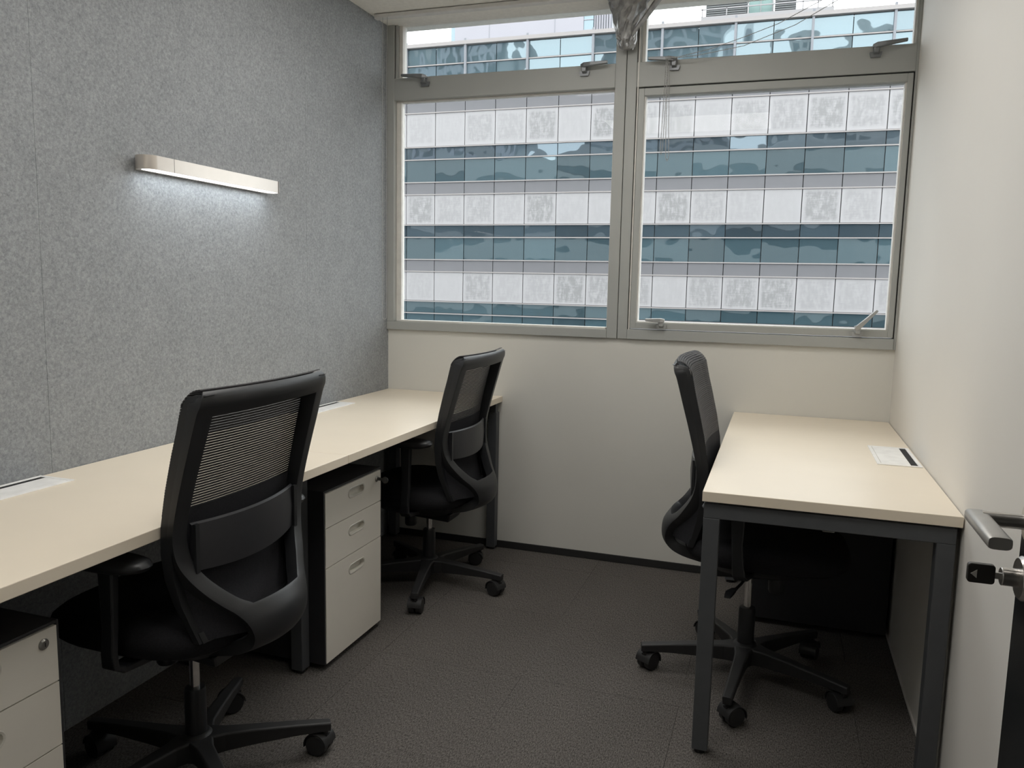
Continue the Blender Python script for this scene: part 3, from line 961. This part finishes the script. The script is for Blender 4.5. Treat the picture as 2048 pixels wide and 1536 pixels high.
    up(MB().loft(rings)).build('seat', 'fabric', c, off=Z0, smooth=60)
    rings = [sup(.15, .13, cx - .02, .376), sup(.19, .17, cx - .01, .400), sup(.218, .205, cx - .01, .421)]
    up(MB().loft(rings)).build('seat_pan', 'plastic', c, off=Z0, smooth=50)
    # --- tilt mechanism, tension knob, lever
    m = MB()
    m.loft([[(-.11, -.055, .335), (.10, -.045, .345), (.10, .045, .345), (-.11, .055, .335)], [(-.13, -.085, .376), (.13, -.075, .376), (.13, .075, .376), (-.13, .085, .376)]])
    mech = up(m).build('tilt_mechanism', 'plastic', c, off=Z0, bevel=.006)
    m = MB().lathe([(.022, 0), (.025, .006), (.025, .040), (.020, .052)], 14, (.085, 0, .290))
    up(m).build('tension_knob', 'plastic', mech, off=Z0, smooth=40)
    m = MB()
    m.tube([(.0, -.06, .362), (-.02, -.13, .350), (-.035, -.17, .344)], .0045, 8)
    m.loft([[(-.030, -.165, .349), (-.046, -.165, .347), (-.046, -.165, .341), (-.030, -.165, .341)],
            [(-.036, -.20, .349), (-.062, -.198, .347), (-.062, -.198, .340), (-.036, -.20, .340)],
            [(-.046, -.235, .344), (-.064, -.232, .343), (-.064, -.232, .338), (-.046, -.235, .338)]])
    up(m).build('height_lever', 'plastic', mech, off=Z0)
    # --- armrests
    for sgn in (-1, 1):
        za = .612 + arm_dz
        rings = []
        for px, py, pz, wx, wy, tilt in ((.0, .08, .392, .026, .009, 1), (-.01, .20, .406, .024, .009, 1), (-.018, .256, .414, .021, .010, .75), (-.024, .282, .430, .019, .010, .25),
                                         (-.028, .288, .462, .017, .009, 0), (-.033, .288, .52, .016, .009, 0), (-.034, .288, za, .020, .011, 0)):
            ring = []
            for a, b in ((-1, -1), (1, -1), (1, 1), (-1, 1)):
                oy, oz = b * wy * (1 - tilt), b * wy * tilt
                ring.append((px + a * wx, sgn * (py + oy), pz - oz if tilt else pz))
            rings.append(ring)
        arm = up(MB().loft(rings)).build('arm_post', 'plastic', c, off=Z0, bevel=.004)
        rings = []
        for zl, gx, gy in ((za - .004, .085, .028), (za + .004, .118, .038), (za + .014, .126, .042), (za + .022, .122, .040), (za + .027, .108, .031)):
            ring = []
            for k in range(24):
                a = 2 * PI * k / 24
                ca, sa = math.cos(a), math.sin(a)
                ring.append((-.012 + gx * math.copysign(abs(ca) ** .75, ca), sgn * .283 + gy * math.copysign(abs(sa) ** .75, sa), zl))
            rings.append(ring)
        up(MB().loft(rings)).build('arm_pad', 'plastic', c, off=Z0, smooth=50)
    # --- gas lift
    MB().lathe([(.0125, .20), (.0125, .345 + dz)], 20).build('gas_lift_rod', 'chrome', c, off=Z0, smooth=40)
    MB().lathe([(.024, .045), (.0265, .06), (.0265, .232), (.024, .240), (.0135, .241)], 20).build('gas_lift_sleeve', 'plastic', c, off=Z0, smooth=40)
    # --- five-arm base with casters
    MB().lathe([(.030, .050), (.044, .058), (.048, .085), (.046, .108), (.034, .120), (.027, .122)], 24).build('hub', 'base_plastic', c, off=Z0, smooth=40)
    RR = .322
    for k in range(5):
        a = base_ang + 2 * PI * k / 5
        ca, sa = math.cos(a), math.sin(a)
        def R(px, py, pz):
            return (px * ca - py * sa, px * sa + py * ca, pz)
        rings = []
        for px, hw, hwb, zt, zb in ((.030, .033, .026, .116, .060), (.070, .0225, .018, .1135, .062), (.14, .0190, .0155, .109, .066), (.24, .0165, .0135, .101, .069), (.312, .0155, .013, .094, .068), (.336, .0145, .0125, .0915, .067)):
            rings.append([R(px, -hwb, zb), R(px, hwb, zb), R(px, hw, zt - .004), R(px, hw - .004, zt), R(px, -hw + .004, zt), R(px, -hw, zt - .004)])
        lg = MB().loft(rings).build('leg', 'base_plastic', c, off=Z0, bevel=.002)
        # caster
        th = a + rn.uniform(-1.2, 1.2)
        ct, st_ = math.cos(th), math.sin(th)
        ox, oy, _ = R(RR, 0, 0)
        def C(px, py, pz):
            return (ox + px * ct - py * st_, oy + px * st_ + py * ct, pz)
        tr = -.018
        m = MB()
        m.lathe([(.0075, 0), (.0075, .028)], 10, (ox, oy, .044))
        rings = []
        for q in range(11):              # hood: half shell over both wheels
            an = math.radians(-12 + 190 * q / 10)
            ro, ri = .0340, .0315
            rings.append([C(tr - ro * math.cos(an), -.0275, .030 + ro * math.sin(an)), C(tr - ro * math.cos(an), .0275, .030 + ro * math.sin(an)),
                          C(tr - ri * math.cos(an), .0275, .030 + ri * math.sin(an)), C(tr - ri * math.cos(an), -.0275, .030 + ri * math.sin(an))])
        m.loft(rings)
        m.loft([[C(-.012, -.008, .058), C(.010, -.008, .058), C(.010, .008, .058), C(-.012, .008, .058)], [C(-.014, -.004, .02), C(-.004, -.004, .02), C(-.004, .004, .02), C(-.014, .004, .02)]])
        cs = m.build('caster', 'wheel', c, off=Z0, smooth=35)
        m = MB()
        for yc in (-.0145, .0145):
            rgs = []
            for yy, rr in ((yc - .0115, .018), (yc - .0115, .0265), (yc - .0085, .030), (yc + .0085, .030), (yc + .0115, .0265), (yc + .0115, .018)):
                rgs.append([C(tr + rr * math.cos(2 * PI * q / 20), yy, .030 + rr * math.sin(2 * PI * q / 20)) for q in range(20)])
            m.loft(rgs)
        m.build('wheels', 'wheel', cs, off=Z0, smooth=40)
    return c

chair('black mesh task chair in the left foreground, nearest the viewer', (-1.350, 1.552, 0), PI, 0.0, math.radians(38) - PI, 0.043, 4)
chair('black mesh task chair at the far left desk by the window wall', (-1.348, 2.968, 0), PI, -.042, math.radians(-75) - PI, .08, 9)
chair('black mesh task chair tucked under the desk on the right, facing right', (-.046, 2.602, 0), 0, .012, math.radians(-24), 0.0, 13)

# ------------------------------------------------------------------ open door at the right edge
DX0, DX1, DYE = .312, .352, 1.158
dr = thing('door_1', 'black glossy door leaf swung open along the right wall', 'door', (DX0, .30, 0), kind='structure')
B(DX0, DX1, .26, DYE, .008, 2.08).build('leaf', 'door', dr, bevel=.002)
B(DX0 + .006, DX1 - .006, DYE - .0005, DYE + .0008, .85, 1.08).build('latch_plate', 'door_metal', dr)
HY, HZ = 1.108, .990
m = MB().lathe([(.026, 0), (.026, -.006), (.023, -.009)], 28, (DX0, HY, HZ), axis='x')
rose = m.build('handle_rose', 'door_metal', dr, smooth=35)
m = MB().lathe([(.0095, -.006), (.0095, -.058)], 18, (DX0, HY, HZ), axis='x')
m.build('handle_neck', 'door_metal', rose, off=OFF[dr.name], smooth=35)
# flat oval lever pointing back towards the hinge
def oval(cy, hx, hz, n=20):
    return [(DX0 - .062 + hx * math.copysign(abs(math.cos(2 * PI * k / n)) ** .55, math.cos(2 * PI * k / n)), cy, HZ + hz * math.copysign(abs(math.sin(2 * PI * k / n)) ** .55, math.sin(2 * PI * k / n))) for k in range(n)]
MB().loft([oval(HY + .014, .0115, .0066), oval(HY + .012, .0128, .0078), oval(HY - .108, .0128, .0078), oval(HY - .110, .012, .0072)]).build('lever', 'lever_metal', rose, off=OFF[dr.name], smooth=45)
KZ = .918
m = MB().lathe([(.028, 0), (.028, -.008), (.025, -.012)], 28, (DX0, HY, KZ), axis='x')
esc = m.build('cylinder_rose', 'door_metal', dr, smooth=35)
MB().lathe([(.0115, -.010), (.0115, -.030), (.0105, -.031)], 20, (DX0, HY, KZ), axis='x').build('lock_cylinder', 'door_metal', esc, off=OFF[dr.name], smooth=35)

kx = DX0 - .025
ky = thing('door_key', 'dark-headed key sticking out of the door lock cylinder', 'key', (kx, HY, KZ))
B(kx - .014, kx + .004, HY - .0012, HY + .0012, KZ - .004, KZ + .004).build('blade', 'door_metal', ky)
def rrect(cx, cz, hx, hz, r, n=5):
    p = []
    for qx, qz, a0 in ((1, 1, 0), (-1, 1, 90), (-1, -1, 180), (1, -1, 270)):
        for k in range(n):
            a = math.radians(a0 + 90 * k / (n - 1))
            p.append((cx + qx * (hx - r) + r * math.cos(a), cz + qz * (hz - r) + r * math.sin(a)))
    return p
hd = rrect(kx - .028, KZ + .001, .0155, .0125, .004)
MB().extrude([(x, HY - .004, z) for x, z in hd], (0, .008, 0)).build('key_head', 'key', ky, bevel=.001)
MB().extrude([(kx - .040, HY - .0046, KZ + .0005), (kx - .033, HY - .0046, KZ + .006), (kx - .033, HY - .0046, KZ - .005)], (0, .0012, 0)).build('arrow_mark', 'key_mark', ky)

# ------------------------------------------------------------------ the office block across the street
YFAC = 33.0
MOD, X00 = 1.3956, -16.231
ob = thing('office_block', 'stained white and glass office block filling the view through the windows', 'building', (-6.3, YFAC, -22))
oo = OFF[ob.name]
KMIN, KMAX = -6, 21
xa_, xb_ = X00 + KMIN * MOD, X00 + (KMAX + 1) * MOD
MB().box(xa_, xb_, YFAC + .10, YFAC + 14, -22, 11.30).build('core', 'core', ob)
def row_mesh(name, h, mat, dep):
    g = .030
    return B(-MOD / 2 + g / 2, MOD / 2 - g / 2, 0, dep, -h / 2 + .012, h / 2 - .012).mesh(name, M[mat])
rows_def = []
rows_def += [('pane', 10.66, 11.36, 'fglass'), ('pane', 9.21, 10.61, 'fglass'), ('spandrel_panel', 8.64, 9.18, 'spandrel')]
for k, zt in enumerate((8.61, 5.10, 1.72, -1.68)):
    rows_def += [('cladding_panel', zt - (1.42 if k == 0 else 1.29), zt, 'cladding')]
    wt = zt - (1.46 if k == 0 else 1.33)
    rows_def += [('pane', wt - .50, wt, 'fglass_dark' if k != 2 else 'fglass'), ('pane', wt - 1.49, wt - .54, 'fglass')]
    rows_def += [('spandrel_panel', wt - 2.04, wt - 1.52, 'spandrel')]
rb = random.Random(11)
rails = set()
for name, z0, z1, mat in rows_def:
    me = row_mesh(name, z1 - z0, mat, .09 if name != 'pane' else .05)
    for k in range(KMIN, KMAX + 1):
        x = X00 + (k + .5) * MOD
        rot = (0, 0, 0)
        y = YFAC + rb.uniform(-.006, .006)
        if name == 'pane':
            rot = (rb.uniform(-.010, .010), 0, rb.uniform(-.012, .012)); y = YFAC + .03
        place(name, me, ob, (x - oo[0], y - oo[1], (z0 + z1) / 2 - oo[2]), rot)
    rails.add(round(z1 + .015, 3))
for z in sorted(rails):
    if z > 11.3: continue
    B(xa_, xb_, YFAC - .04, YFAC + .06, z - .022, z + .022).build('rail', 'rail', ob)
B(xa_, xb_, YFAC - .14, YFAC + .30, 11.37, 11.52).build('roof_coping', 'rail', ob)
for k in range(KMIN, KMAX + 2):
    x = X00 + k * MOD
    if k % 2 == 0:
        B(x - .045, x + .045, YFAC - .10, YFAC + .02, 9.2, 11.62).build('mullion_fin', 'tower_rib', ob)

# things standing on its roof
rp_ = thing('rooftop_plant_room', 'low white plant room with louvres on the office block roof', 'building', (-1.4, 38, 11.5))
B(-4.05, 1.35, 37.0, 41, 11.5, 12.95).build('parapet', 'roof_white', rp_)
for a, b in ((-3.85, -2.15), (-1.0, -.15)):
    for k in range(6):
        B(a, b, 37.0, 37.8, 12.98 + k * .085, 13.03 + k * .085).build('louvre', 'louvre', rp_)
B(-4.05, 1.30, 36.98, 37.02, 13.22, 13.27).build('handrail', 'roof_white', rp_)
for x in (-4.03, -3.0, .1, .7, 1.26):
    B(x, x + .05, 36.98, 37.02, 12.95, 13.25).build('handrail_post', 'roof_white', rp_)
tb = thing('rooftop_teal_box', 'pale teal box tower standing on the rooftop plant room', 'building', (-1.6, 38, 12.95))
B(-2.10, -1.08, 37.3, 39.0, 12.95, 15.2).build('shell', 'roof_teal', tb)
for x in (-2.10, -1.6, -1.12):
    B(x, x + .03, 37.27, 37.3, 12.95, 15.2).build('joint_strip', 'roof_white', tb)
cr = thing('maintenance_crane', 'white window-cleaning crane arm beside the teal rooftop box', 'crane', (-2.2, 37.6, 13.0))
m = MB().tube([(-3.3, 37.6, 13.82), (-2.7, 37.6, 13.70), (-2.12, 37.6, 13.62)], [.06, .08, .09], 6)
m.build('arm', 'roof_white', cr)
B(-2.28, -2.14, 37.52, 37.68, 12.95, 13.7).build('mast', 'roof_white', cr)
B(-3.38, -3.24, 37.55, 37.65, 13.76, 14.02).build('arm_head', 'roof_white', cr)

# taller block behind
tw = thing('tower_block', 'tall lilac-grey windowless tower block behind the office roof', 'building', (-22.5, 70, -22))
B(-29.6, -17.6, 70, 86, -22, 40).build('blank_wall', 'tower', tw)
B(-30.05, -29.6, 70.2, 86, -22, 40).build('glazed_corner', 'fglass', tw)
B(-17.6, -16.75, 70.1, 84, -22, 40).build('glazed_strip', 'fglass', tw)
for k in range(26):
    B(-17.62, -16.73, 70.04, 70.1, 18 + k * .85, 18.06 + k * .85).build('floor_line', 'tower', tw)
B(-16.75, -15.15, 70.3, 84, -22, 40).build('ribbed_wall', 'tower_rib', tw)
for k in range(7):
    B(-16.70 + k * .22, -16.60 + k * .22, 70.18, 70.3, -22, 40).build('rib', 'tower', tw)
for x in (-26.3, -20.2):
    B(x, x + .05, 69.98, 70.01, -22, 40).build('wall_joint', 'tower_rib', tw)

# street and this side of it (met only in the mirrors of the opposite glass)
st_o = B(-160, 160, 3.7, 160, -22.5, -22).build('street', 'asphalt')
tag(st_o, 'asphalt street far below between the buildings', 'street', kind='structure')
ow = thing('home_block', 'grey banded outside of the building the room belongs to', 'building', (-8, 3.75, -22))  # unseen outside, added to give the opposite glass bands to reflect
for k in range(-6, 4):
    zlo = 2.62 + 3.5 * k
    B(-42, 26, 3.64, 4.0, zlo, zlo + 1.93).build('spandrel_band', 'own_wall', ow)
for k in range(-6, 3):
    zlo = 1.05 + 3.5 * k
    if k == 0:
        B(-42, XL - .1, 3.66, 3.9, zlo, zlo + 1.57).build('glass_band', 'own_glass', ow)
        B(XR + .1, 26, 3.66, 3.9, zlo, zlo + 1.57).build('glass_band', 'own_glass', ow)
    else:
        B(-42, 26, 3.66, 3.9, zlo, zlo + 1.57).build('glass_band', 'own_glass', ow)

# unseen towers added on this side for the opposite glass to reflect
rt = random.Random(5)
for lab, x0, x1, y0, h, pit, mat in (('banded grey tower added behind the home block for reflections', -62, -47, -30, 46, 3.6, 'own_wall'),
                                     ('slim pale tower added behind the home block for reflections', -41, -32, -22, 30, 2.9, 'tower'),
                                     ('broad dark-glazed tower added behind the home block for reflections', -25, -9, -38, 40, 3.9, 'tower_rib'),
                                     ('low wide tower added behind the home block on the right for reflections', -2, 14, -26, 27, 3.3, 'own_wall')):
    t_ = thing('reflection_tower', lab, 'building', ((x0 + x1) / 2, y0, -22), group='towers added for reflections')
    B(x0, x1, y0 - 12, y0 - .3, -22, h).build('glazing', 'own_glass', t_)
    z = -4.0
    while z < h:
        B(x0, x1, y0 - .3, y0, z, z + pit * .38).build('floor_band', mat, t_)
        z += pit
    for k in range(6):
        x = x0 + (x1 - x0) * k / 5
        B(x - .35, x + .35, y0 - .2, y0 + .1, -22, h).build('pier', mat, t_)
